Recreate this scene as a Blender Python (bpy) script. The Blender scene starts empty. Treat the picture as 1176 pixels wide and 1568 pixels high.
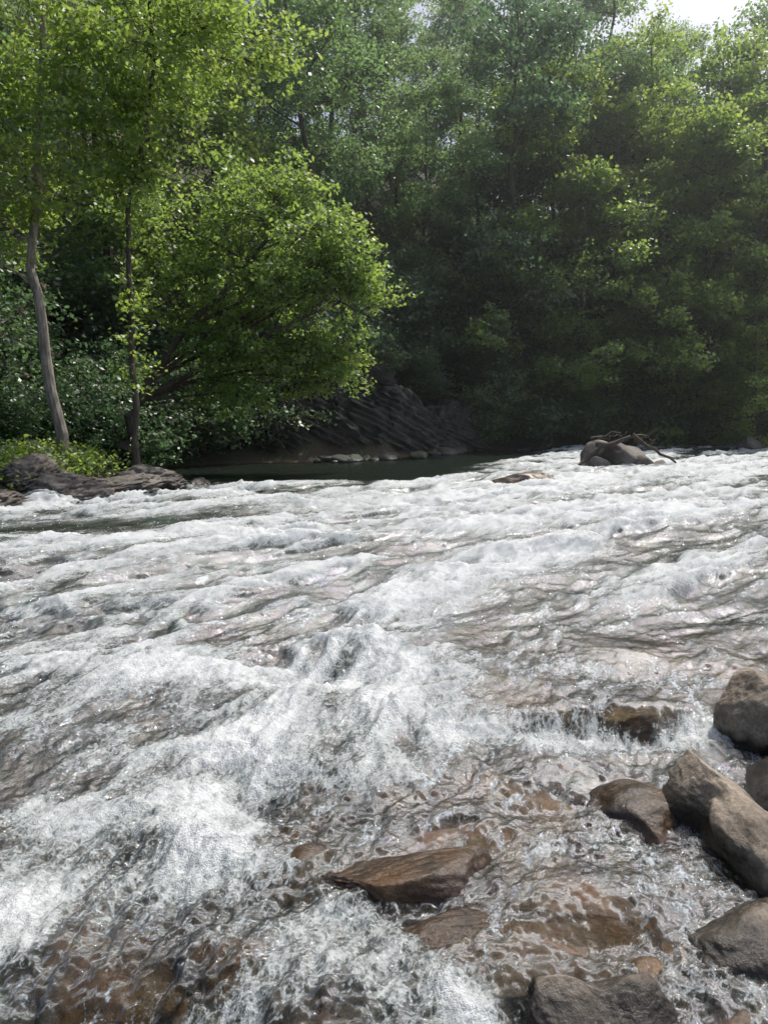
import bpy, bmesh, math, time
import numpy as np
from mathutils import Vector
T0=time.time()
rng=np.random.default_rng(7)
scene=bpy.context.scene
scene.view_settings.view_transform='Standard'
scene.view_settings.look='None'
scene.view_settings.exposure=0

# ------------------------------------------------------------ noise
_p=np.random.default_rng(3).permutation(256)
PERM=np.concatenate([_p,_p]).astype(np.int64)
_a=np.random.default_rng(5).uniform(0,2*np.pi,256)
GX,GY=np.cos(_a),np.sin(_a)
_g3=np.random.default_rng(6).normal(size=(256,3)); _g3/=np.linalg.norm(_g3,axis=1)[:,None]
def fade(t): return t*t*t*(t*(t*6-15)+10)
def pn2(x,y,seed=0):
    xi=np.floor(x).astype(np.int64); yi=np.floor(y).astype(np.int64)
    xf=x-xi; yf=y-yi
    xi=xi+seed*37; yi=yi+seed*91
    def g(ix,iy,dx,dy):
        h=PERM[PERM[ix&255]+(iy&255)]
        return GX[h]*dx+GY[h]*dy
    u=fade(xf); v=fade(yf)
    a=g(xi,yi,xf,yf); b=g(xi+1,yi,xf-1,yf)
    c=g(xi,yi+1,xf,yf-1); d=g(xi+1,yi+1,xf-1,yf-1)
    return 1.5*((a+(b-a)*u)+((c+(d-c)*u)-(a+(b-a)*u))*v)
def pn3(p,seed=0):
    x,y,z=p[:,0],p[:,1],p[:,2]
    xi=np.floor(x).astype(np.int64); yi=np.floor(y).astype(np.int64); zi=np.floor(z).astype(np.int64)
    xf,yf,zf=x-xi,y-yi,z-zi
    xi=xi+seed*37; yi=yi+seed*53; zi=zi+seed*17
    u,v,w=fade(xf),fade(yf),fade(zf)
    def g(i,j,k):
        h=PERM[PERM[PERM[(xi+i)&255]+((yi+j)&255)]+((zi+k)&255)]
        G=_g3[h]
        return G[:,0]*(xf-i)+G[:,1]*(yf-j)+G[:,2]*(zf-k)
    def l(a,b,t): return a+(b-a)*t
    return 1.4*l(l(l(g(0,0,0),g(1,0,0),u),l(g(0,1,0),g(1,1,0),u),v),l(l(g(0,0,1),g(1,0,1),u),l(g(0,1,1),g(1,1,1),u),v),w)
def sstep(a,b,x):
    t=np.clip((x-a)/(b-a),0,1); return t*t*(3-2*t)
def gauss2(X,Y,cx,cy,rx,ry,ang=0):
    c,s=math.cos(ang),math.sin(ang)
    dx=X-cx; dy=Y-cy
    a=(dx*c+dy*s)/rx; b=(-dx*s+dy*c)/ry
    return np.exp(-(a*a+b*b))

# ------------------------------------------------------------ mesh helper
def mesh_arrays(name,verts,faces,mats=None,smooth=True,attrs=None,matidx=None):
    verts=np.asarray(verts,dtype=np.float32); faces=np.asarray(faces,dtype=np.int32)
    me=bpy.data.meshes.new(name)
    n=len(faces); k=faces.shape[1]
    me.vertices.add(len(verts)); me.vertices.foreach_set('co',verts.ravel())
    me.loops.add(n*k); me.loops.foreach_set('vertex_index',faces.ravel())
    me.polygons.add(n); me.polygons.foreach_set('loop_start',np.arange(0,n*k,k,dtype=np.int32))
    try: me.polygons.foreach_set('loop_total',np.full(n,k,dtype=np.int32))
    except Exception: pass
    if matidx is not None: me.polygons.foreach_set('material_index',np.asarray(matidx,dtype=np.int32))
    me.polygons.foreach_set('use_smooth',np.full(n,smooth,dtype=bool))
    me.update(calc_edges=True)
    if attrs:
        for an,(typ,dom,data) in attrs.items():
            at=me.attributes.new(an,typ,dom)
            at.data.foreach_set('vector' if typ=='FLOAT_VECTOR' else 'value',np.asarray(data,dtype=np.float32).ravel())
    for m in (mats or []): me.materials.append(m)
    return me
def add_obj(name,me,parent=None,loc=None,rot=None,scale=None):
    o=bpy.data.objects.new(name,me); scene.collection.objects.link(o)
    if parent: o.parent=parent
    if loc is not None: o.location=loc
    if rot is not None: o.rotation_euler=rot
    if scale is not None: o.scale=scale
    return o

# ------------------------------------------------------------ node helper
class NT:
    def __init__(s,name):
        s.m=bpy.data.materials.new(name); s.m.use_nodes=True
        s.t=s.m.node_tree; s.t.nodes.clear()
        s.out=s.n('ShaderNodeOutputMaterial')
    def n(s,typ,**kw):
        nd=s.t.nodes.new(typ)
        for k,v in kw.items(): setattr(nd,k,v)
        return nd
    def setin(s,nd,key,val):
        sock=nd.inputs[key]
        if isinstance(val,bpy.types.NodeSocket): s.t.links.new(val,sock)
        else: sock.default_value=val
    def math(s,op,a,b=0.0,clamp=False):
        nd=s.n('ShaderNodeMath',operation=op,use_clamp=clamp); s.setin(nd,0,a); s.setin(nd,1,b); return nd.outputs[0]
    def noise(s,vec,scale,detail=4,rough=.55,dist=0.0):
        nd=s.n('ShaderNodeTexNoise'); s.setin(nd,'Vector',vec)
        nd.inputs['Scale'].default_value=scale; nd.inputs['Detail'].default_value=detail
        nd.inputs['Roughness'].default_value=rough; nd.inputs['Distortion'].default_value=dist
        return nd.outputs['Fac']
    def mixc(s,f,a,b,blend='MIX'):
        nd=s.n('ShaderNodeMix',data_type='RGBA',blend_type=blend)
        s.setin(nd,0,f); s.setin(nd,6,a); s.setin(nd,7,b); return nd.outputs[2]
    def maprange(s,v,a,b,c=0.0,d=1.0,smooth=True):
        nd=s.n('ShaderNodeMapRange',interpolation_type='SMOOTHSTEP' if smooth else 'LINEAR')
        s.setin(nd,0,v); s.setin(nd,1,a); s.setin(nd,2,b); s.setin(nd,3,c); s.setin(nd,4,d); return nd.outputs[0]
    def mixs(s,f,a,b):
        nd=s.n('ShaderNodeMixShader'); s.setin(nd,0,f); s.setin(nd,1,a); s.setin(nd,2,b); return nd.outputs[0]
    def bump(s,h,strength=.5,dist=.02,normal=None):
        nd=s.n('ShaderNodeBump'); s.setin(nd,'Height',h); s.setin(nd,'Strength',strength)
        nd.inputs['Distance'].default_value=dist
        if normal is not None: s.setin(nd,'Normal',normal)
        return nd.outputs[0]
    def attr(s,name,out='Fac'):
        nd=s.n('ShaderNodeAttribute',attribute_name=name); return nd.outputs[out]
    def surf(s,sh): s.t.links.new(sh,s.out.inputs['Surface'])
def C(r,g,b): return (r,g,b,1.0)

def leaf_material(name,dark,light,trans,tw=.5):
    N=NT(name)
    lv=N.attr('lv'); oi=N.n('ShaderNodeObjectInfo').outputs['Random']
    f=N.math('ADD',N.math('MULTIPLY',lv,.7),N.math('MULTIPLY',oi,.3))
    col=N.mixc(f,C(*dark),C(*light))
    tcol=N.mixc(f,C(trans[0]*.5,trans[1]*.62,trans[2]*.8),C(trans[0]*1.2,trans[1]*1.12,trans[2]))
    d=N.n('ShaderNodeBsdfDiffuse'); N.setin(d,'Color',col)
    t=N.n('ShaderNodeBsdfTranslucent'); N.setin(t,'Color',tcol)
    g=N.n('ShaderNodeBsdfGlossy'); g.inputs['Color'].default_value=C(.9,.95,.9); g.inputs['Roughness'].default_value=.42
    a=N.mixs(tw,d.outputs[0],t.outputs[0]); b=N.mixs(.07,a,g.outputs[0]); N.surf(b); return N.m
def bark_material(name,a,b,scale=3.0):
    N=NT(name)
    tc=N.n('ShaderNodeTexCoord').outputs['Object']
    mp=N.n('ShaderNodeMapping'); N.setin(mp,'Vector',tc); mp.inputs['Scale'].default_value=(3,3,.8)
    n1=N.noise(mp.outputs[0],scale,6,.65); n2=N.noise(mp.outputs[0],scale*5,4,.6)
    col=N.mixc(N.maprange(n1,.35,.65),C(*a),C(*b))
    p=N.n('ShaderNodeBsdfPrincipled'); N.setin(p,'Base Color',col); p.inputs['Roughness'].default_value=.85
    N.setin(p,'Normal',N.bump(n2,.6,.02)); N.surf(p.outputs[0]); return N.m
def rock_material(name,a,b,c,wetz=.1,wetcol=.35,scale=4.0,moss=0.0,bumpd=.02):
    N=NT(name)
    pos=N.n('ShaderNodeNewGeometry').outputs['Position']
    n1=N.noise(pos,scale,8,.62); n2=N.noise(pos,scale*9,6,.7); n3=N.noise(pos,scale*.4,3,.5)
    col=N.mixc(N.maprange(n1,.35,.65),C(*a),C(*b))
    col=N.mixc(N.maprange(n3,.45,.68),col,C(*c))
    sp=N.maprange(n2,.3,.7,.65,1.3); sc=N.n('ShaderNodeVectorMath',operation='SCALE'); N.setin(sc,0,col); N.setin(sc,'Scale',sp)
    col=sc.outputs[0]
    z=N.n('ShaderNodeSeparateXYZ'); N.setin(z,0,pos)
    zz=N.math('ADD',z.outputs[2],N.math('MULTIPLY',N.math('SUBTRACT',n1,.5),.2))
    dry=N.maprange(zz,wetz-.05,wetz+.05)
    wc=N.n('ShaderNodeVectorMath',operation='SCALE'); N.setin(wc,0,col); wc.inputs['Scale'].default_value=wetcol
    col2=N.mixc(dry,wc.outputs[0],col)
    if moss>0:
        nz=N.n('ShaderNodeSeparateXYZ'); N.setin(nz,0,N.n('ShaderNodeNewGeometry').outputs['Normal'])
        mf=N.math('MULTIPLY',N.maprange(nz.outputs[2],.3,.9),N.maprange(n1,.45,.6,0,moss))
        col2=N.mixc(mf,col2,C(.035,.06,.015))
    p=N.n('ShaderNodeBsdfPrincipled'); N.setin(p,'Base Color',col2)
    N.setin(p,'Roughness',N.maprange(dry,0,1,.16,.75,False))
    h=N.math('ADD',N.math('MULTIPLY',n2,.45),n1)
    N.setin(p,'Normal',N.bump(h,.75,bumpd)); N.surf(p.outputs[0]); return N.m

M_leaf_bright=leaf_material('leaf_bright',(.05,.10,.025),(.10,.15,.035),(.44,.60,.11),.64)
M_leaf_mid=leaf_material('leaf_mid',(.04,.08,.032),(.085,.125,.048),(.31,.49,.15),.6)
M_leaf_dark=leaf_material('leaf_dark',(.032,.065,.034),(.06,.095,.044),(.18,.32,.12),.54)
M_petal=leaf_material('rhododendron_petal',(.35,.2,.22),(.5,.36,.36),(.4,.25,.25),.4)
M_bark_pale=bark_material('bark_pale',(.36,.32,.27),(.16,.135,.11))
M_bark=bark_material('bark_brown',(.10,.08,.06),(.045,.035,.028))
M_rock_dry=rock_material('rock_dry',(.20,.165,.125),(.29,.245,.19),(.115,.092,.07),.13,.22,7.0)
M_rock_grey=rock_material('rock_grey',(.12,.105,.09),(.20,.18,.155),(.065,.056,.05),.16,.32,3.0)
M_rock_brown=rock_material('rock_wet_brown',(.13,.076,.038),(.05,.038,.03),(.20,.108,.042),.35,.5,5.0)
M_bedstone=rock_material('bed_stone',(.22,.13,.06),(.08,.058,.038),(.16,.115,.06),-5,.5,5.0)
M_outcrop=rock_material('rock_outcrop_mat',(.042,.039,.037),(.075,.07,.065),(.017,.016,.015),.1,.5,1.6,.8,.08)

# ------------------------------------------------------------ terrain
BANK=np.array([(-60,-60),(-13,0),(-8.4,8),(-6.8,12.2),(-5.6,15.1),(-5.2,17),(-7.2,19.3),(-7.6,23),(-5.5,25.6),(-2.2,26.6),(0.5,29),(3.4,34),(12.4,38.5),(21,41),(40,50),(140,100)],float)
POLY=np.vstack([BANK,[(140,400),(-400,400),(-400,-60)]])
def dist_poly(X,Y,P):
    best=np.full(X.shape,1e9)
    for a,b in zip(P[:-1],P[1:]):
        d=b-a; L=(d*d).sum()
        t=np.clip(((X-a[0])*d[0]+(Y-a[1])*d[1])/L,0,1)
        best=np.minimum(best,(X-a[0]-t*d[0])**2+(Y-a[1]-t*d[1])**2)
    return np.sqrt(best)
def inside(X,Y,P):
    r=np.zeros(X.shape,bool); n=len(P)
    for i in range(n):
        x1,y1=P[i]; x2,y2=P[(i+1)%n]
        if y1==y2: continue
        c=((y1>Y)!=(y2>Y))&(X<(x2-x1)*(Y-y1)/(y2-y1)+x1)
        r^=c
    return r
def terrain_h(X,Y):
    X=np.asarray(X,float); Y=np.asarray(Y,float)
    d=dist_poly(X,Y,BANK); ins=inside(X,Y,POLY); d=np.where(ins,d,-d)
    bed=-(.24+.85*sstep(3.5,9,Y-.3*np.abs(X-1)))
    bed=bed*sstep(0,-1.5,d)+(-.05)*(1-sstep(0,-1.5,d))
    d2=.55*X+.2-.83*(Y-.6)
    bed=bed+(.30-bed)*sstep(-.5,1.4,d2)+.5*sstep(1.5,10,d2)
    w=.4+3.4*sstep(-3.5,-6,X)
    s=.95-.30*sstep(2,12,X)
    out=.5*sstep(0,1.3,d)+55*(1-np.exp(-s*np.clip(d-w,0,None)/55))
    h=np.where(d>0,out,bed)
    n=pn2(X*.35,Y*.35,1)*.5+pn2(X*1.1,Y*1.1,2)*.22+pn2(X*3,Y*3,3)*.08
    h=h+n*np.where(d>0,sstep(0,4,d)*1.0+.12,.12)
    return h
def axis(lo,hi,c,n,k):
    t=np.linspace(-1,1,n); s=np.sinh(k*t)/np.sinh(k)
    return np.where(s<0,c+(c-lo)*s,c+(hi-c)*s)
gx=axis(-260,300,0,420,4.0); gy=axis(-120,420,22,420,4.0)
GXX,GYY=np.meshgrid(gx,gy)
Z=terrain_h(GXX,GYY)
V=np.stack([GXX.ravel(),GYY.ravel(),Z.ravel()],1)
def grid_faces(nr,nc):
    i=np.arange(nr*nc).reshape(nr,nc)
    return np.stack([i[:-1,:-1].ravel(),i[:-1,1:].ravel(),i[1:,1:].ravel(),i[1:,:-1].ravel()],1)
N=NT('ground_soil')
pos=N.n('ShaderNodeNewGeometry').outputs['Position']
a=N.noise(pos,1.2,7,.6); b=N.noise(pos,9,6,.7)
col=N.mixc(N.maprange(a,.4,.6),C(.045,.033,.022),C(.03,.045,.015)); col=N.mixc(N.maprange(b,.5,.7),col,C(.08,.065,.045))
zs=N.n('ShaderNodeSeparateXYZ'); N.setin(zs,0,pos)
col=N.mixc(N.maprange(zs.outputs[2],-.1,.1),N.mixc(b,C(.04,.031,.02),C(.10,.075,.045)),col)
p=N.n('ShaderNodeBsdfPrincipled'); N.setin(p,'Base Color',col); p.inputs['Roughness'].default_value=.9
N.setin(p,'Normal',N.bump(b,.8,.06)); N.surf(p.outputs[0])
add_obj('ground',mesh_arrays('ground',V,grid_faces(420,420),[N.m]))

# ------------------------------------------------------------ rocks
ROCKS=[]
def rock_mesh(name,seed,mat,sub=5,amp=.22,nplanes=5,cut=.72,fine=.03,shape=None,strata=0):
    bm=bmesh.new(); bmesh.ops.create_icosphere(bm,subdivisions=sub,radius=1)
    me=bpy.data.meshes.new(name); bm.to_mesh(me); bm.free()
    n=len(me.vertices); P=np.empty(n*3,np.float32); me.vertices.foreach_get('co',P); P=P.reshape(-1,3).astype(float)
    r=np.random.default_rng(seed)
    D=P.copy()
    P*= (1+amp*pn3(D*1.1+seed*3.1,seed)+amp*.45*pn3(D*2.6+seed,seed+1))[:,None]
    for k in range(nplanes):
        nn=r.normal(size=3); nn/=np.linalg.norm(nn)
        dd=P@nn-cut-r.uniform(-.08,.12); P-=np.clip(dd,0,None)[:,None]*nn*.85
    if shape is not None: P=shape(P)
    P+=D*(fine*pn3(D*7,seed+2)+fine*.5*pn3(D*16,seed+3)+fine*.25*pn3(D*34,seed+4))[:,None]
    if strata>0:
        q=P[:,2]*9+P[:,0]*1.5; s=np.abs((q%1)-.5)*2
        P[:,:2]*=(1+strata*(s-.5)+strata*.8*pn3(np.stack([P[:,0]*2,P[:,1]*2,np.floor(q)*.73],1),seed+5))[:,None]
    me.vertices.foreach_set('co',P.astype(np.float32).ravel())
    me.polygons.foreach_set('use_smooth',np.ones(len(me.polygons),bool)); me.materials.append(mat); me.update()
    return me
def rock(name,x,y,z,sx,sy,sz,rot,seed,mat,ring=True,**kw):
    me=rock_mesh(name,seed,mat,**kw)
    o=add_obj(name,me,loc=(x,y,z),rot=rot,scale=(sx,sy,sz))
    if ring: ROCKS.append((x,y,max(sx,sy)))
    return o
def saddle(P):
    P=P.copy(); P[:,2]-=.35*np.exp(-((P[:,0]-.05)/.3)**2-((P[:,1]+.1)/.7)**2)*(P[:,2]>0); return P
def lobed(P):
    P=P.copy(); w=1-.30*np.exp(-((P[:,1]-.15)/.22)**2); P[:,0]*=w; P[:,2]*=.8+.3*P[:,1]*P[:,1]; P[:,0]-=.35*sstep(.1,1,P[:,1]); return P
rock('river_boulder',.60,1.90,.0,.215,.16,.14,(0,.05,.1),11,M_rock_dry,shape=saddle,sub=6,nplanes=3)
rock('river_boulder',1.20,2.16,.0,.24,.20,.13,(.05,-.1,.4),12,M_rock_dry,sub=6,nplanes=2)
rock('river_boulder',1.42,2.76,.05,.20,.42,.23,(.12,0,.05),13,M_rock_dry,shape=lobed,sub=6,nplanes=3,amp=.3)
rock('river_boulder',1.98,3.62,.12,.25,.3,.28,(0,.1,.3),14,M_rock_dry,sub=6,nplanes=3)
rock('river_boulder',1.80,3.05,.0,.3,.3,.20,(0,.1,.9),19,M_rock_grey,sub=5)
rock('wet_boulder',1.10,3.02,-.09,.28,.23,.17,(0,0,.2),15,M_rock_brown,nplanes=2)
rock('wet_boulder',.12,2.56,-.05,.42,.20,.165,(.30,.05,.15),16,M_rock_brown,sub=6,cut=.6,nplanes=4)
rock('wet_boulder',-.26,2.66,-.13,.30,.19,.155,(0,.1,.5),17,M_rock_brown,nplanes=2)
rock('wet_boulder',.44,2.20,-.09,.50,.21,.14,(.1,.05,.1),24,M_rock_brown,sub=6,nplanes=2)
rock('wet_boulder',.80,2.02,-.08,.14,.12,.12,(0,.1,.5),18,M_rock_brown,nplanes=2)
rock('wet_boulder',.98,1.86,-.08,.16,.12,.12,(0,.1,.5),20,M_rock_brown,nplanes=2)
rock('wet_boulder',1.72,5.0,-.13,.60,.30,.21,(0,.05,.1),25,M_rock_brown,nplanes=2)
rock('wet_boulder',.82,4.25,-.17,.48,.26,.20,(0,.05,.1),26,M_rock_brown,nplanes=2)
rock('wet_boulder',1.40,4.05,-.15,.38,.22,.19,(0,.1,.2),23,M_rock_brown,nplanes=2)
rock('wet_boulder',-.82,2.08,-.11,.25,.19,.12,(0,.1,.2),27,M_rock_brown,nplanes=2)
rock('wet_boulder',-.42,2.04,-.11,.22,.16,.115,(0,.1,.2),28,M_rock_brown,nplanes=2)
rock('wet_boulder',-.15,1.82,-.12,.26,.15,.11,(0,.1,.2),29,M_rock_brown,nplanes=2)
rock('midstream_rock',3.6,17.6,-.18,1.5,.8,.66,(0,.05,.1),31,M_rock_brown,nplanes=5,cut=.6,fine=.06)
rock('midstream_rock',17.6,35.8,.05,.9,.7,.55,(0,.05,.1),33,M_rock_grey,nplanes=5,cut=.6,fine=.06)
rock('midstream_rock',19.2,36.0,.0,.6,.5,.4,(0,.05,.9),34,M_rock_grey,nplanes=5,cut=.6,fine=.06)
pile=[(7.35,23.3,.32,.66,.6,.58),(6.6,23.0,.0,.55,.5,.38),(8.0,23.2,.05,.45,.5,.42),(6.9,24.0,.35,.6,.5,.5),(7.8,24.0,.3,.6,.5,.45),(8.5,23.0,-.05,.4,.4,.3)]
for i,(x,y,z,a_,b_,c_) in enumerate(pile):
    rock('midstream_boulder',x,y,z,a_,b_,c_,(0,.1*i,.7*i),40+i,M_rock_grey,sub=4)
led=[(-6.9,12.6,.15,1.1,.7,.36,.1),(-6.1,13.9,.22,.9,.6,.45,.5),(-5.7,15.0,.15,1.3,.7,.34,-.2),(-4.9,16.3,.08,.9,.6,.30,.2),(-5.4,16.6,.25,.9,.7,.38,.9),(-7.0,14.3,.45,1.0,.8,.45,.3),(-7.6,12.9,.35,1,1,.45,.0),(-4.2,16.9,.0,.6,.5,.24,.3)]
for i,(x,y,z,a_,b_,c_,rz) in enumerate(led):
    rock('bank_ledge_rock',x,y,z,a_,b_,c_,(.12,-.15,rz),60+i,M_rock_grey,sub=5,nplanes=9,cut=.55,strata=.16,fine=.09,ring=i in(0,2,3,7))
out=[(-2.2,29.8,.9,3.8,1.6,2.4,.35),(1.0,32.2,.4,3.8,1.6,2.2,.30),(-1.2,31.6,2.6,3.4,1.8,1.9,.42),(-3.9,28.2,.5,2.2,1.2,1.9,.3),(3.0,34.4,.4,3.2,1.4,1.7,.25)]
for i,(x,y,z,a_,b_,c_,ry) in enumerate(out):
    rock('rock_outcrop',x,y,z,a_,b_,c_,(.1,ry,.75),80+i,M_outcrop,sub=6,nplanes=6,cut=.6,amp=.4,strata=.2,fine=.16,ring=False)
shore=bpy.data.objects.new('shore_stones',None); scene.collection.objects.link(shore)
svar=[rock_mesh('shore_stone_mesh%d'%i,100+i,M_outcrop,sub=3) for i in range(4)]
k=0
for t in np.linspace(0,1,90):
    i0=int(t*5.999); seg=[(9,10),(10,11),(11,12),(12,13),(13,14),(12,13)][i0]
    A,B=BANK[seg[0]],BANK[seg[1]]; f=rng.uniform()
    q=A+(B-A)*f+rng.normal(size=2)*.5; q[1]-=.5
    s=rng.uniform(.12,.45)
    add_obj('stone_%d'%k,svar[k%4],shore,(q[0],q[1],.03),(0,0,rng.uniform(0,6)),(s*1.3,s,s*.7)); k+=1
bed=bpy.data.objects.new('riverbed_cobbles',None); scene.collection.objects.link(bed)
bvar=[rock_mesh('cobble_mesh%d'%i,120+i,M_bedstone,sub=4,amp=.2,nplanes=2) for i in range(6)]
SUB=[(1.72,5.0,.50,-.05),(.42,2.22,.44,-.03),(.10,2.6,.36,-.03),(.75,2.35,.22,-.05),(-.82,2.08,.26,-.04),(-.45,2.04,.24,-.05),(-.2,1.83,.24,-.05),(.85,4.3,.44,-.08),(1.4,4.05,.36,-.08),(2.4,4.6,.4,-.08),(.35,2.95,.3,-.06),(.7,3.3,.3,-.07),(-1.6,2.6,.25,-.09),(1.1,3.02,.25,-.03)]
k=0
for (x,y,s,top) in SUB:
    add_obj('cobble_%d'%k,bvar[k%6],bed,(x,y,top-.03-s*.5),(0,0,k*1.3),(s*1.15,s*.8,s*.5)); k+=1
for i in range(300):
    x=rng.uniform(-2.5,4.5); y=rng.uniform(1.0,6.5); s=rng.uniform(.09,.28)
    add_obj('cobble_%d'%k,bvar[k%6],bed,(x,y,-.11-s*.5-.04*rng.uniform()),(rng.uniform(-.3,.3),0,rng.uniform(0,6)),(s*1.2,s,s*.6)); k+=1
print('rocks',time.time()-T0)

# ------------------------------------------------------------ river water
NA,NR=1200,1200
ang=np.linspace(math.radians(-72),math.radians(72),NA)
rad=np.exp(np.linspace(math.log(1.7),math.log(75),NR))
AA,RR=np.meshgrid(ang,rad)
X=(np.sin(AA)*RR); Y=(np.cos(AA)*RR-1.0)
def flowf(y):
    yy=np.linspace(-30,100,2000); sl=.2+.75*sstep(2.5,9,yy); F=np.concatenate([[0],np.cumsum((sl[1:]+sl[:-1])/2*np.diff(yy))])
    return np.interp(y,yy,F-np.interp(0,yy,F))
ca=X-flowf(Y); al=Y*1.15
def ridge(x,y,s): return 1-2*np.abs(pn2(x,y,s))
def poly(pts,r): return np.exp(-(dist_poly(X,Y,np.array(pts,float))/r)**2)
wx=pn2(ca*.9,al*.9,4)*.5; wy=pn2(ca*.9+9,al*.9,5)*.5
pool=sstep(16.5,20,Y+ .35*wx)*sstep(1.0,-1.5,X-.42*(Y-17)-.3)
calm=np.clip(pool+.75*gauss2(X,Y,-4.6,10.8,2.4,.8,.4),0,1)
band=sstep(-.34,.40,pn2(ca*.6,al*.16,31)+.55*pn2(ca*1.6,al*.42,32)+.25*pn2(ca*4,al*1.1,33))
f=np.zeros_like(X)
def over(f,a): return 1-(1-f)*(1-np.clip(a,0,1))
f=over(f,(.23+.46*band)*sstep(3.6,7,Y))
f=over(f,.97*poly([(-.13,5.05),(-.64,4.4),(-.74,3.37),(-.69,2.82),(-.93,2.52),(-1.5,2.3)],.27))
f=over(f,.80*poly([(2.06,8.7),(.73,7.17),(.06,5.85),(-.13,5.05)],.43))
f=over(f,.85*gauss2(X,Y,1.6,8.4,.8,.35,.5))
f=over(f,.50*(.4+.6*band)*poly([(8,13.5),(3.25,11.7),(-.78,10),(-3,8.5),(-4.2,7.2)],1.2))
f=over(f,(.32+.40*band)*gauss2(X,Y,-1.9,4.2,1.6,1.6))
f=over(f,.75*poly([(.2,4.5),(-.6,4.7),(-1.5,4.6)],.32))
f=over(f,.82*poly([(1.7,3.7),(.87,3.6),(.37,3.62),(.02,4.1),(-.3,4.4)],.15))
f=over(f,.50*gauss2(X,Y,.15,4.0,.5,.5))
f=over(f,.34*gauss2(X,Y,.25,3.3,.5,.45))
f=over(f,.22*gauss2(X,Y,1.2,4.5,1.0,.5))
f=over(f,.72*poly([(-.2,2.4),(.05,2.2),(.28,1.85)],.07))
f=over(f,.75*poly([(-2.9,15),(-4.5,13.9),(-6.3,11.9)],.22))
f=over(f,.8*gauss2(X,Y,-5.9,13.1,.3,.4))
f=over(f,.48*poly([(17,30),(8.3,21.5),(3.2,15.8),(-1,13)],1.6))
f=over(f,.40*gauss2(X,Y,9.5,22,1.8,.9,.5))
f=over(f,.45*gauss2(X,Y,-1.4,2.4,.9,.6))
f=over(f,.30*gauss2(X,Y,-.5,1.95,.9,.4))
f=over(f,.22*gauss2(X,Y,.8,3.2,1.5,.8))
f=over(f,.17*(Y<5))
f=f*(1-.95*calm)
f=f*(1-.52*gauss2(X,Y,3.2,5.6,2.0,1.4,.3))
subm=np.zeros_like(X)
for (x,y,s,top) in SUB: subm=np.maximum(subm,gauss2(X,Y,x,y,s*1.1,s*.7))
f=f*(1-.42*subm)
rough=np.clip(.30+.9*f,0,1.1)*(1-.8*calm)
near=.30+.70*sstep(2.2,8,Y)
h=np.zeros_like(X)
r1=ridge(ca*.5+wx*.4,al*.42+wy*.4,11); r2=ridge(ca*1.3+wx,al*.95+wy,12); r3=ridge(ca*3.2+wx*1.5,al*2.0+wy*1.5,13)
r4=ridge(ca*7+wx*3,al*5+wy*3,14); r5=pn2(ca*16+wx*4,al*12+wy*4,15); r6=pn2(ca*36,al*30,16); r7=pn2(ca*11+wx*4,al*4.5,19); r8=pn2(ca*22+wx*6,al*9,20); r9=pn2(ca*60,al*48,22)
h+=near*rough*(.14*r1+.095*r2+.05*r3)
h+=rough*(.011*r4+.009*r5+.014*r7+.011*r8)+(.0062*r6+.0036*r9)*(.40+rough)*(1-.9*calm)
h+=calm*.010*ridge(ca*3,al*5,17)
for (x,y,s,top) in SUB:
    h+=.035*gauss2(X,Y,x,y+.05,s*.8,s*.6)-.05*gauss2(X,Y,x-.05,y-s*.9,s*.8,s*.35)
hump=.10*gauss2(X,Y,-.1,5.15,.5,.3)-.14*gauss2(X,Y,-.35,4.55,.45,.25)+.06*gauss2(X,Y,-.5,4.1,.35,.2)-.10*gauss2(X,Y,-.62,3.15,.22,.25)+.05*gauss2(X,Y,-.72,2.75,.3,.16)
hump+=.14*gauss2(X,Y,2.1,8.9,1.0,.35,.4)-.10*gauss2(X,Y,1.6,8.1,.8,.35,.4)+.12*gauss2(X,Y,3.6,18.4,1.6,.6)+.06*gauss2(X,Y,1.2,3.95,.7,.12)-.06*gauss2(X,Y,1.0,3.72,.7,.12)+.20*gauss2(X,Y,-6.2,13.4,.4,.3)
h+=hump
ring=np.zeros_like(X)
for (x,y,s) in ROCKS:
    m=(np.abs(X-x)<s*3)&(np.abs(Y-y)<s*3)
    if not m.any(): continue
    dd=np.hypot(X[m]-x,(Y[m]-y))
    ring[m]=np.maximum(ring[m],np.exp(-((dd-s*.95)/(s*.28))**2))
h+=.012*ring*ridge(ca*9,al*9,21)
f=over(f,.16*ring*(1-.7*calm))
crest=sstep(.1,.8,.45*r2+.35*r3+.35*r1)
foam=f*(.58+.64*crest)+.14*sstep(.35,.9,r3)*(1-calm)*sstep(3,6,Y)
bedh=terrain_h(X,Y)
depth=np.clip(h-bedh,0,3)
opac=(.12+.88*(1-np.exp(-np.clip(depth-.2,0,None)*3.0)))*(1-.75*subm)
H=h
flowv=np.stack([ca.ravel(),al.ravel(),np.zeros(X.size)],1)
V=np.stack([X.ravel(),Y.ravel(),H.ravel()],1)
N=NT('river_water')
fv=N.attr('flow','Vector'); fo=N.attr('foam'); op=N.attr('opac')
mp=N.n('ShaderNodeMapping'); N.setin(mp,'Vector',fv); mp.inputs['Scale'].default_value=(1.0,.38,1)
n1=N.noise(mp.outputs[0],7.0,9,.72,.4)
n2=N.noise(mp.outputs[0],30,6,.75,.3)
mp2=N.n('ShaderNodeMapping'); N.setin(mp2,'Vector',fv); mp2.inputs['Scale'].default_value=(1,.75,1)
n3=N.noise(mp2.outputs[0],85,3,.7,.2)
n0=N.noise(mp.outputs[0],2.4,4,.6,.6)
vor=N.n('ShaderNodeTexVoronoi',feature='DISTANCE_TO_EDGE')
wv=N.n('ShaderNodeVectorMath',operation='MULTIPLY_ADD')
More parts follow.
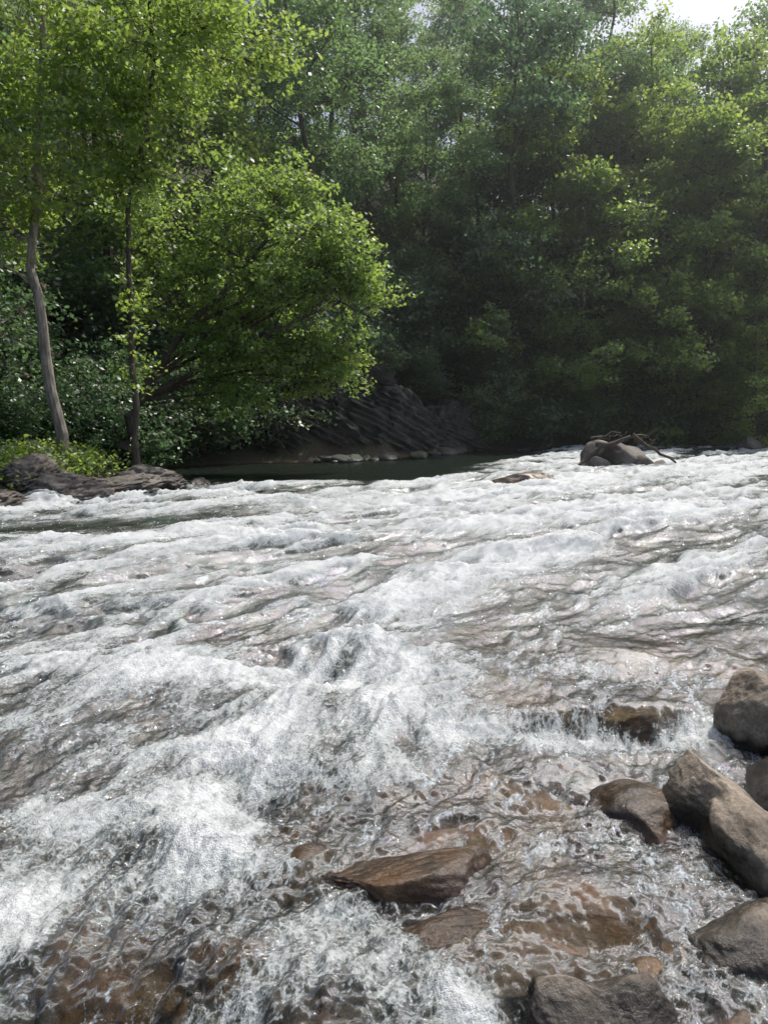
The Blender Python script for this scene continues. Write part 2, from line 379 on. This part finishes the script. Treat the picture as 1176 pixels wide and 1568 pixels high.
nc=N.n('ShaderNodeTexNoise'); N.setin(nc,'Vector',mp2.outputs[0]); nc.inputs['Scale'].default_value=9; nc.inputs['Detail'].default_value=4
N.setin(wv,0,nc.outputs['Color']); wv.inputs[1].default_value=(.25,.25,0); N.setin(wv,2,mp2.outputs[0])
N.setin(vor,'Vector',wv.outputs[0]); vor.inputs['Scale'].default_value=17
lace=N.maprange(vor.outputs['Distance'],0,.16,1,0)
mix=N.math('ADD',N.math('ADD',N.math('MULTIPLY',n1,.42),N.math('MULTIPLY',n2,.26)),N.math('ADD',N.math('MULTIPLY',n3,.24),N.math('MULTIPLY',lace,.05)))
mix=N.math('ADD',mix,N.math('MULTIPLY',n0,.10))
thr=N.maprange(fo,0,1,.67,.34,False)
dlt=N.math('SUBTRACT',mix,thr)
fac=N.maprange(dlt,-.02,.09)
fac=N.math('MULTIPLY',fac,N.maprange(fo,.02,.15,0,1))
fac=N.math('MULTIPLY',fac,.95)
fb=N.bump(N.math('ADD',N.math('MULTIPLY',n2,1.0),N.math('MULTIPLY',n3,.8)),.9,.022)
fd=N.n('ShaderNodeBsdfPrincipled'); N.setin(fd,'Base Color',N.mixc(N.maprange(dlt,.0,.25),C(.35,.39,.39),C(.75,.78,.79))); fd.inputs['Roughness'].default_value=.6; N.setin(fd,'Normal',fb)
fd.inputs['Specular IOR Level'].default_value=.2
bs=N.maprange(fo,.01,.14,.08,.46,False)
wb=N.bump(n1,N.math('MULTIPLY',bs,.7),.035); wb=N.bump(N.math('ADD',n2,N.math('MULTIPLY',n3,.9)),bs,.016,wb)
tr=N.n('ShaderNodeBsdfTransparent'); tr.inputs['Color'].default_value=C(.70,.64,.50)
mu=N.n('ShaderNodeBsdfDiffuse')
aer=N.maprange(fo,.22,.85,0,1)
N.setin(mu,'Color',N.mixc(N.math('MULTIPLY',aer,N.maprange(n1,.35,.65,.3,1)),C(.018,.025,.019),C(.17,.21,.175))); N.setin(mu,'Normal',wb)
op2=N.math('MAXIMUM',op,N.math('MULTIPLY',aer,.8))
body=N.mixs(op2,tr.outputs[0],mu.outputs[0])
gl=N.n('ShaderNodeBsdfGlossy'); gl.inputs['Color'].default_value=C(.55,.57,.6); gl.inputs['Roughness'].default_value=.06; N.setin(gl,'Normal',wb)
fr=N.n('ShaderNodeFresnel'); fr.inputs['IOR'].default_value=1.33
water=N.mixs(N.math('MINIMUM',fr.outputs[0],.38),body,gl.outputs[0])
N.surf(N.mixs(fac,water,fd.outputs[0]))
me=mesh_arrays('river_water',V,grid_faces(NR,NA)[:,::-1],[N.m],attrs={'foam':('FLOAT','POINT',foam.ravel()),'opac':('FLOAT','POINT',opac.ravel()),'flow':('FLOAT_VECTOR','POINT',flowv)})
add_obj('river_water',me)
print('water',time.time()-T0)
w=(np.clip(foam,0,1)**3*(RR**2)*(Y<14)*(Y>1.5)*(crest>.3)).ravel(); w/=w.sum()
nd=18000; idx=rng.choice(len(w),nd,p=w)
c0=V[idx]+np.stack([rng.normal(0,.02,nd),rng.normal(0,.02,nd),.004+rng.exponential(.028,nd)*np.clip(V[idx][:,1]/4,.7,2)],1)
s=rng.uniform(.001,.0032,nd)*np.clip(c0[:,1]/4,.8,2.0)
oct_=np.array([(1,0,0),(-1,0,0),(0,1,0),(0,-1,0),(0,0,1),(0,0,-1)],float)
of=np.array([(0,2,4),(2,1,4),(1,3,4),(3,0,4),(2,0,5),(1,2,5),(3,1,5),(0,3,5)])
DV=(c0[:,None,:]+oct_[None]*s[:,None,None]).reshape(-1,3)
DF=(np.arange(nd)[:,None,None]*6+of[None]).reshape(-1,3)
N=NT('spray'); d=N.n('ShaderNodeBsdfDiffuse'); d.inputs['Color'].default_value=C(.85,.88,.9); t=N.n('ShaderNodeBsdfTranslucent'); t.inputs['Color'].default_value=C(.85,.88,.9)
N.surf(N.mixs(.5,d.outputs[0],t.outputs[0]))
add_obj('water_spray',mesh_arrays('water_spray',DV,DF,[N.m]))

# ------------------------------------------------------------ trees
def tubes(paths,sides):
    VV=[];FF=[];off=0
    th=np.linspace(0,2*np.pi,sides,endpoint=False)
    byK={}
    for p,r in paths: byK.setdefault(len(p),[]).append((p,r))
    for K,lst in byK.items():
        P=np.array([p for p,_ in lst]); R=np.array([r for _,r in lst])
        Tn=np.gradient(P,axis=1); Tn/=np.linalg.norm(Tn,axis=2,keepdims=True)+1e-9
        ref=np.where(np.abs(Tn[...,2:3])>.9,np.array([1.,0,0]),np.array([0,0,1.]))
        U=np.cross(Tn,ref); U/=np.linalg.norm(U,axis=2,keepdims=True)+1e-9
        W=np.cross(Tn,U)
        Q=P[:,:,None,:]+R[:,:,None,None]*(np.cos(th)[None,None,:,None]*U[:,:,None,:]+np.sin(th)[None,None,:,None]*W[:,:,None,:])
        n=len(lst); i=np.arange(n*K*sides).reshape(n,K,sides)
        a=i[:,:-1,:]; b=np.roll(i,-1,2)[:,:-1,:]; c=np.roll(i,-1,2)[:,1:,:]; d=i[:,1:,:]
        FF.append(np.stack([a,b,c,d],-1).reshape(-1,4)+off); VV.append(Q.reshape(-1,3)); off+=n*K*sides
    return np.vstack(VV),np.vstack(FF)
def leaves(anch,per,size,spread,r,droop=.0,updir=1.2):
    n=len(anch)*per
    c=np.repeat(anch,per,0)+r.normal(size=(n,3))*np.array([spread,spread,spread*.5])
    nrm=r.normal(size=(n,3)); nrm[:,2]=np.abs(nrm[:,2])*.6+updir*.5; nrm/=np.linalg.norm(nrm,axis=1)[:,None]
    a=r.normal(size=(n,3)); a[:,2]-=droop; a-=nrm*(a*nrm).sum(1)[:,None]; a/=np.linalg.norm(a,axis=1)[:,None]
    b=np.cross(nrm,a); s=size*r.uniform(.6,1.3,n)[:,None]
    v0=c-a*s*.5; v1=c+b*s*.33-a*s*.05; v2=c+a*s*.55; v3=c-b*s*.33-a*s*.05
    V=np.stack([v0,v1,v2,v3],1).reshape(-1,3); F=np.arange(n*4).reshape(n,4)
    return V,F
def tree_mesh(name,trunk,r0,r1,blobs,lsize,per,seed,bark,leaf,nanch=10,cr=.55,spread=.2,limb_r=.045,extra=None,shell=.45,flat=.7):
    r=np.random.default_rng(seed)
    T=np.array(trunk,float); tt=np.linspace(0,1,len(T)); K=14; t2=np.linspace(0,1,K)
    TP=np.stack([np.interp(t2,tt,T[:,i]) for i in range(3)],1)
    TP[1:-1,:2]+=r.normal(size=(K-2,2))*.05
    big=[(TP,np.linspace(1,0,K)**.8*(r0-r1)+r1)]; big[0][1][0]*=1.35
    limbs=[];twigs=[];anch=[]
    u=np.linspace(0,1,6)[:,None]
    for (cx,cy,cz,rx,ry,rz,nc) in blobs:
        mains=[]
        for m_ in range(max(1,nc//9)):
            q=np.array([cx,cy,cz])+r.normal(size=3)*np.array([rx,ry,rz])*.28
            hd=np.hypot(TP[:,0]-q[0],TP[:,1]-q[1]); tgt=q[2]-.55*hd
            j=int(np.argmin(np.abs(TP[:,2]-tgt)+.25*hd)); j=min(max(j,3),K-1)
            A=TP[j]; L=np.linalg.norm(q-A); mid=(A+q)/2+np.array([0,0,.08*L])+r.normal(size=3)*.08*L
            pth=(1-u)**2*A+2*u*(1-u)*mid+u*u*q; mains.append(pth)
            limbs.append((pth,np.linspace(limb_r*min(1.5,.6+L*.2),limb_r*.4,6)))
        D=r.normal(size=(nc,3)); D/=np.linalg.norm(D,axis=1)[:,None]
        U=(shell+(1-shell)*r.uniform(size=nc)**.5)[:,None]
        CC=np.array([cx,cy,cz])+D*U*np.array([rx,ry,rz])
        for q in CC:
            pm=mains[int(r.integers(len(mains)))]; A=pm[int(r.integers(2,6))]
            L=np.linalg.norm(q-A); mid=(A+q)/2+np.array([0,0,.08*L])+r.normal(size=3)*.1*L
            pth=(1-u)**2*A+2*u*(1-u)*mid+u*u*q
            limbs.append((pth,np.linspace(min(limb_r*.4,.02),.006,6)))
            an=q+r.normal(size=(nanch,3))*np.array([cr,cr,cr*flat])
            anch.append(an)
            for e in an:
                m=(q+e)/2+r.normal(size=3)*.06
                twigs.append((np.array([pth[4],m,e]),np.array([.008,.005,.003])))
    if extra is not None: anch.append(extra)
    anch=np.vstack(anch)
    V1,F1=tubes(big,10); V2,F2=tubes(limbs,5); V3,F3=tubes(twigs,3)
    V4,F4=leaves(anch,per,lsize,spread,r)
    V=np.vstack([V1,V2,V3,V4]); o2=len(V1); o3=o2+len(V2); o4=o3+len(V3)
    F=np.vstack([F1,F2+o2,F3+o3,F4+o4]); nb=len(F1)+len(F2)+len(F3)
    mi=np.zeros(len(F),int); mi[nb:]=1
    cv=np.repeat(r.uniform(0,1,len(anch)),per)*.5+r.uniform(0,1,len(F4))*.5
    lv=np.zeros(len(F)); lv[nb:]=cv
    return mesh_arrays(name,V,F,[bark,leaf],smooth=False,attrs={'lv':('FLOAT','FACE',lv)},matidx=mi)
def th(x,y): return float(terrain_h(np.array([x]),np.array([y]))[0])

me=tree_mesh('overhanging_tree',[(-7.2,20.6,.8),(-6.7,20.5,2.2),(-5.6,20.6,3.8),(-4.2,20.8,5.2),(-3.0,21,6.6)],.15,.03,
 [(-2.9,21.2,5.9,2.4,2.0,2.1,46),(-1.5,21.1,4.5,1.6,1.7,1.8,30),(-3.6,21,3.9,2.1,1.6,1.4,24),(-5.9,20.8,5.4,1.1,1.0,1.4,12),(-2.6,21,3.0,1.9,1.3,.8,14),(-4.2,20.8,2.5,.8,.7,.9,5),(-2.6,21.3,7.9,1.0,1.1,.7,9),(-4.4,21,7.2,.8,.8,.6,6),(-6.4,20.8,7.0,.9,.8,.6,6),(-.7,21,5.6,.7,.7,.7,5)],
 .125,22,201,M_bark,M_leaf_bright,nanch=11,cr=.33,spread=.15,limb_r=.045)
add_obj('overhanging_tree',me)
me=tree_mesh('pale_trunk_tree',[(-7.35,17,.3),(-7.5,17,2.4),(-7.75,17,4.0),(-7.85,17.1,5.2),(-7.6,17.1,7),(-7.4,17.1,9.5),(-7.3,17.2,12)],.135,.04,
 [(-7.4,17.1,10.2,2.2,1.9,1.8,30),(-7.9,17,7.0,.8,.8,1.1,8),(-8.6,17,8.2,1.2,1.2,1.3,12),(-6.4,17,8.6,1.1,1.2,1.0,10),(-8.9,17,5.4,1.0,1,.8,6)],
 .12,22,202,M_bark_pale,M_leaf_bright,cr=.36,spread=.17,limb_r=.03)
add_obj('pale_trunk_tree',me)
r_=np.random.default_rng(9); zz=r_.uniform(2.2,9,70)
ex=np.stack([-5.75+r_.normal(size=70)*.18+np.clip(zz-6,0,9)*.12,17.3+r_.normal(size=70)*.18,zz],1)
me=tree_mesh('slim_tree',[(-5.75,17.3,.2),(-5.8,17.3,2.5),(-5.72,17.3,5),(-5.6,17.3,6.8),(-5.2,17.4,8.8),(-4.9,17.4,11.5)],.075,.025,
 [(-4.9,17.4,9.6,1.9,1.6,1.4,24),(-5.6,17.3,7.2,.7,.7,.8,7),(-3.6,17.6,10.0,1.6,1.3,.9,14)],
 .12,20,203,M_bark,M_leaf_bright,cr=.36,spread=.16,limb_r=.025,extra=ex)
add_obj('slim_tree',me)

def forest_variant(name,seed,H,leaf,W=3.4,base=.3,size=.18,per=18,nb=11,bark=M_bark,ncl=8,cr=.42):
    r=np.random.default_rng(seed); bl=[]
    for k in range(nb):
        f_=k/(nb-1); z=H*(base+(.96-base)*f_)+r.normal()*.4; w=W*math.sin(math.pi*(.18+.72*f_))**.6
        a_=k*2.4+r.uniform(-.4,.4); o=w*r.uniform(.35,.85)
        s=r.uniform(.75,1.2)*W*.52*(1-.25*f_)
        bl.append((math.cos(a_)*o,math.sin(a_)*o,z,s,s,s*.6,ncl))
    lean=r.normal(size=2)*.6
    return tree_mesh(name,[(0,0,-.6),(lean[0]*.3,lean[1]*.3,H*.3),(lean[0],lean[1],H*.65),(lean[0]*1.3,lean[1],H*.95)],.17,.03,bl,size,per,seed,bark,leaf,nanch=10,cr=cr,spread=.22)
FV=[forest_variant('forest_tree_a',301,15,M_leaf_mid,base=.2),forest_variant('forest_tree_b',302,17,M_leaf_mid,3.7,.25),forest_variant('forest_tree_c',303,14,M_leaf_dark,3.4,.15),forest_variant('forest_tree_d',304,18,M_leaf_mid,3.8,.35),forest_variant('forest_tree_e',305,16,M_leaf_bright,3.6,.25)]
RV=[forest_variant('riverside_tree_a',311,13,M_leaf_bright,3.9,.10,.21,16,13,M_bark,9,.36),forest_variant('riverside_tree_b',312,17,M_leaf_bright,4.2,.15,.22,16,14,M_bark,9,.38),forest_variant('riverside_tree_c',313,9,M_leaf_bright,3.6,.08,.21,16,10,M_bark,9,.36)]
SV=[]
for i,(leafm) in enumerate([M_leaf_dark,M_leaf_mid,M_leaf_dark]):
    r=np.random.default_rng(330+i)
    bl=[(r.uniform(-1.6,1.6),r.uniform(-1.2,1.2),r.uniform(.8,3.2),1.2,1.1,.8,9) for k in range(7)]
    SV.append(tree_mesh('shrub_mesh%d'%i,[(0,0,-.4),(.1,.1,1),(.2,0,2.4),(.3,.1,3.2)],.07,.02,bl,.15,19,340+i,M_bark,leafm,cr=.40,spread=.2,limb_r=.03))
print('trees',time.time()-T0)
rb=[(10.2,38.4,0,1.0,.3),(14.5,38.6,2,1.0,1.2),(19.0,39.0,1,1.05,2.5),(6.6,37.2,2,.95,.7),(16.8,40.2,1,1.0,4),(22.5,40.8,0,1.1,5),(12.3,41.0,1,1.0,2.),(9.0,41.5,1,1.0,5.2),(18.3,37.0,2,.8,3.3),(19.5,45,1,1.2,.4),(24,46,1,1.2,1.4),(14.5,46,1,1.1,3.4)]
for (x,y,v,s,rz) in rb:
    add_obj('riverside_tree',RV[v],loc=(x,y,max(.1,th(x,y))),rot=(0,0,rz),scale=(s,s,s))
forest=bpy.data.objects.new('forest_trees',None); scene.collection.objects.link(forest)
k=0; placed=[]
cand=rng.uniform([-48,10],[62,80],size=(6000,2))
dd=dist_poly(cand[:,0],cand[:,1],BANK); ii=inside(cand[:,0],cand[:,1],POLY)
for (x,y),d_,i_ in zip(cand,dd,ii):
    if not i_ or d_<2.8 or d_>26: continue
    if abs(x)>y*.66+4 or y<17: continue
    if x<-3 and y<22 and x>-11.0: continue
    sp=3.9 if d_<15 else 5.4
    if any((x-a_)**2+(y-b_)**2<sp*sp for a_,b_ in placed): continue
    placed.append((x,y))
    s=rng.uniform(.75,1.15)*(1.05 if x<4 else 1.15)
    v=int(rng.choice([0,1,2,3,4],p=[.27,.22,.14,.22,.15]))
    add_obj('tree_%d'%k,FV[v],forest,(x,y,th(x,y)),(rng.normal()*.05,rng.normal()*.05,rng.uniform(0,6.28)),(s,s,s*rng.uniform(.9,1.15))); k+=1
print('n forest',k)
under=bpy.data.objects.new('bank_shrubs',None); scene.collection.objects.link(under)
k=0
for a_,b_ in zip(BANK[7:-2],BANK[8:-1]):
    L=np.linalg.norm(b_-a_); n=max(2,int(L/1.7))
    nn=np.array([-(b_-a_)[1],(b_-a_)[0]])/L
    for q in range(n):
        for row in range(3):
            p_=a_+(b_-a_)*(q+rng.uniform())/n+nn*(1.0+row*2.8+rng.normal()*.4)
            if -4.5<p_[0]<4.6 and row==0: continue
            s=rng.uniform(.7,1.2)*(1+.15*row)
            add_obj('shrub_%d'%k,SV[int(rng.integers(3))],under,(p_[0],p_[1],th(*p_)-.1),(0,0,rng.uniform(0,6)),(s,s,s)); k+=1
for (x,y,s) in [(-9.5,17.5,.6),(-10.5,19,.9),(-9.2,20.5,.8),(-8.5,23,.9),(-11,15.5,.7),(-9.8,13.5,.5),(-12,22,1.1),(-7.8,25.5,.8)]:
    add_obj('shrub_%d'%k,SV[k%3],under,(x,y,th(x,y)-.2),(0,0,k),(s,s,s)); k+=1
for (x,y,z,s) in [(-3.2,30.5,3.1,.6),(-.6,32,3.6,.6),(1.6,34,2.6,.6)]:
    add_obj('shrub_%d'%k,SV[0],under,(x,y,z),(0,0,k),(s,s,s)); k+=1
r=np.random.default_rng(77)
P=r.uniform([-12,11],[-4.5,23],size=(5200,2)); P=P[inside(P[:,0],P[:,1],POLY)]; dP=dist_poly(P[:,0],P[:,1],BANK); P=P[(dP>.7)]
zz=terrain_h(P[:,0],P[:,1])+r.uniform(.05,.4,len(P))
V_,F_=leaves(np.column_stack([P,zz]),9,.10,.13,r)
add_obj('bank_undergrowth',mesh_arrays('bank_undergrowth',V_,F_,[M_leaf_bright],smooth=False,attrs={'lv':('FLOAT','FACE',r.uniform(0,1,len(F_)))}))
A_=np.array([-9.2,17.5,3.6])+r.normal(size=(26,3))*np.array([.5,.4,.7])
V_,F_=leaves(A_,9,.09,.07,r)
me=tree_mesh('rhododendron_bush',[(-9.2,17.8,.6),(-9.2,17.8,2),(-9.3,17.8,3.2),(-9.2,17.7,4)],.04,.02,[(-9.2,17.8,3.2,.9,.8,1.3,14)],.13,20,411,M_bark,M_leaf_dark,cr=.35)
rb_=add_obj('rhododendron_bush',me)
add_obj('blossoms',mesh_arrays('blossoms',V_,F_,[M_petal],smooth=False,attrs={'lv':('FLOAT','FACE',r.uniform(0,1,len(F_)))}),rb_)
pt=[]
for (A,B,ra) in [((6.5,22.8,.75),(8.2,23.1,1.05),.09),((7.6,22.8,1.1),(8.9,22.7,.2),.07),((6.4,23,.95),(7.4,23.3,1.15),.05),((7.9,22.9,.95),(8.3,22.6,1.3),.03),((5.9,22.7,.15),(6.9,22.9,.85),.06)]:
    A=np.array(A);B=np.array(B);u=np.linspace(0,1,7)[:,None]
    pp=A+(B-A)*u+r.normal(size=(7,3))*.035; pt.append((pp,np.linspace(ra,ra*.45,7)))
for j in range(14):
    A=np.array([r.uniform(6.6,8.4),22.9,r.uniform(.8,1.1)]); B=A+r.normal(size=3)*np.array([.35,.2,.15]); u=np.linspace(0,1,7)[:,None]
    pt.append((A+(B-A)*u+r.normal(size=(7,3))*.02,np.linspace(.018,.006,7)))
V_,F_=tubes(pt,8); add_obj('driftwood',mesh_arrays('driftwood',V_,F_,[M_bark]))
pt=[]
for j in range(22):
    A=np.array([r.uniform(-6.5,-2.0),r.uniform(20.5,23),r.uniform(1.2,3.2)]); B=A+np.array([r.normal()*.9,r.normal()*.4,-r.uniform(.3,1.4)]); u=np.linspace(0,1,7)[:,None]
    pt.append((A+(B-A)*u+r.normal(size=(7,3))*.05,np.linspace(.012,.003,7)))
V_,F_=tubes(pt,5); add_obj('dead_branches',mesh_arrays('dead_branches',V_,F_,[M_bark]))

# ------------------------------------------------------------ added scatter volume, stands in for lens veiling glare and haze
bm=bmesh.new(); bmesh.ops.create_cube(bm,size=1); me=bpy.data.meshes.new('glare_haze'); bm.to_mesh(me); bm.free()
o=add_obj('glare_haze',me,loc=(0,50,20),scale=(160,70,50))
m=bpy.data.materials.new('glare_haze_mat'); m.use_nodes=True; t=m.node_tree; t.nodes.clear()
vs=t.nodes.new('ShaderNodeVolumeScatter'); vs.inputs['Color'].default_value=(.90,.98,1,1); vs.inputs['Density'].default_value=.0016; vs.inputs['Anisotropy'].default_value=.55
oo=t.nodes.new('ShaderNodeOutputMaterial'); t.links.new(vs.outputs[0],oo.inputs['Volume']); me.materials.append(m)

# ------------------------------------------------------------ light
EL=math.radians(58); AZ=math.radians(44)
w=bpy.data.worlds.new('World'); scene.world=w; w.use_nodes=True
nt=w.node_tree; bg=nt.nodes['Background']; sky=nt.nodes.new('ShaderNodeTexSky'); sky.sky_type='NISHITA'; sky.sun_disc=False
sky.sun_elevation=EL; sky.sun_rotation=AZ; sky.dust_density=5.0; nt.links.new(sky.outputs[0],bg.inputs[0]); bg.inputs[1].default_value=.145
L=bpy.data.lights.new('sun','SUN'); L.energy=3.6; L.angle=math.radians(.5); L.color=(1,.96,.90)
so=bpy.data.objects.new('sun',L); scene.collection.objects.link(so)
dv=Vector((math.sin(AZ)*math.cos(EL),math.cos(AZ)*math.cos(EL),math.sin(EL)))
so.rotation_euler=dv.to_track_quat('Z','Y').to_euler(); so.location=(20,-5,40)
cam=bpy.data.cameras.new('camera'); co=bpy.data.objects.new('camera',cam); scene.collection.objects.link(co)
co.location=(0,0,1.7); co.rotation_euler=(math.radians(90-7.5),0,0)
cam.sensor_fit='VERTICAL'; cam.angle=2*math.atan(.692); cam.clip_end=2000; cam.clip_start=.05
scene.camera=co
print('done',time.time()-T0)
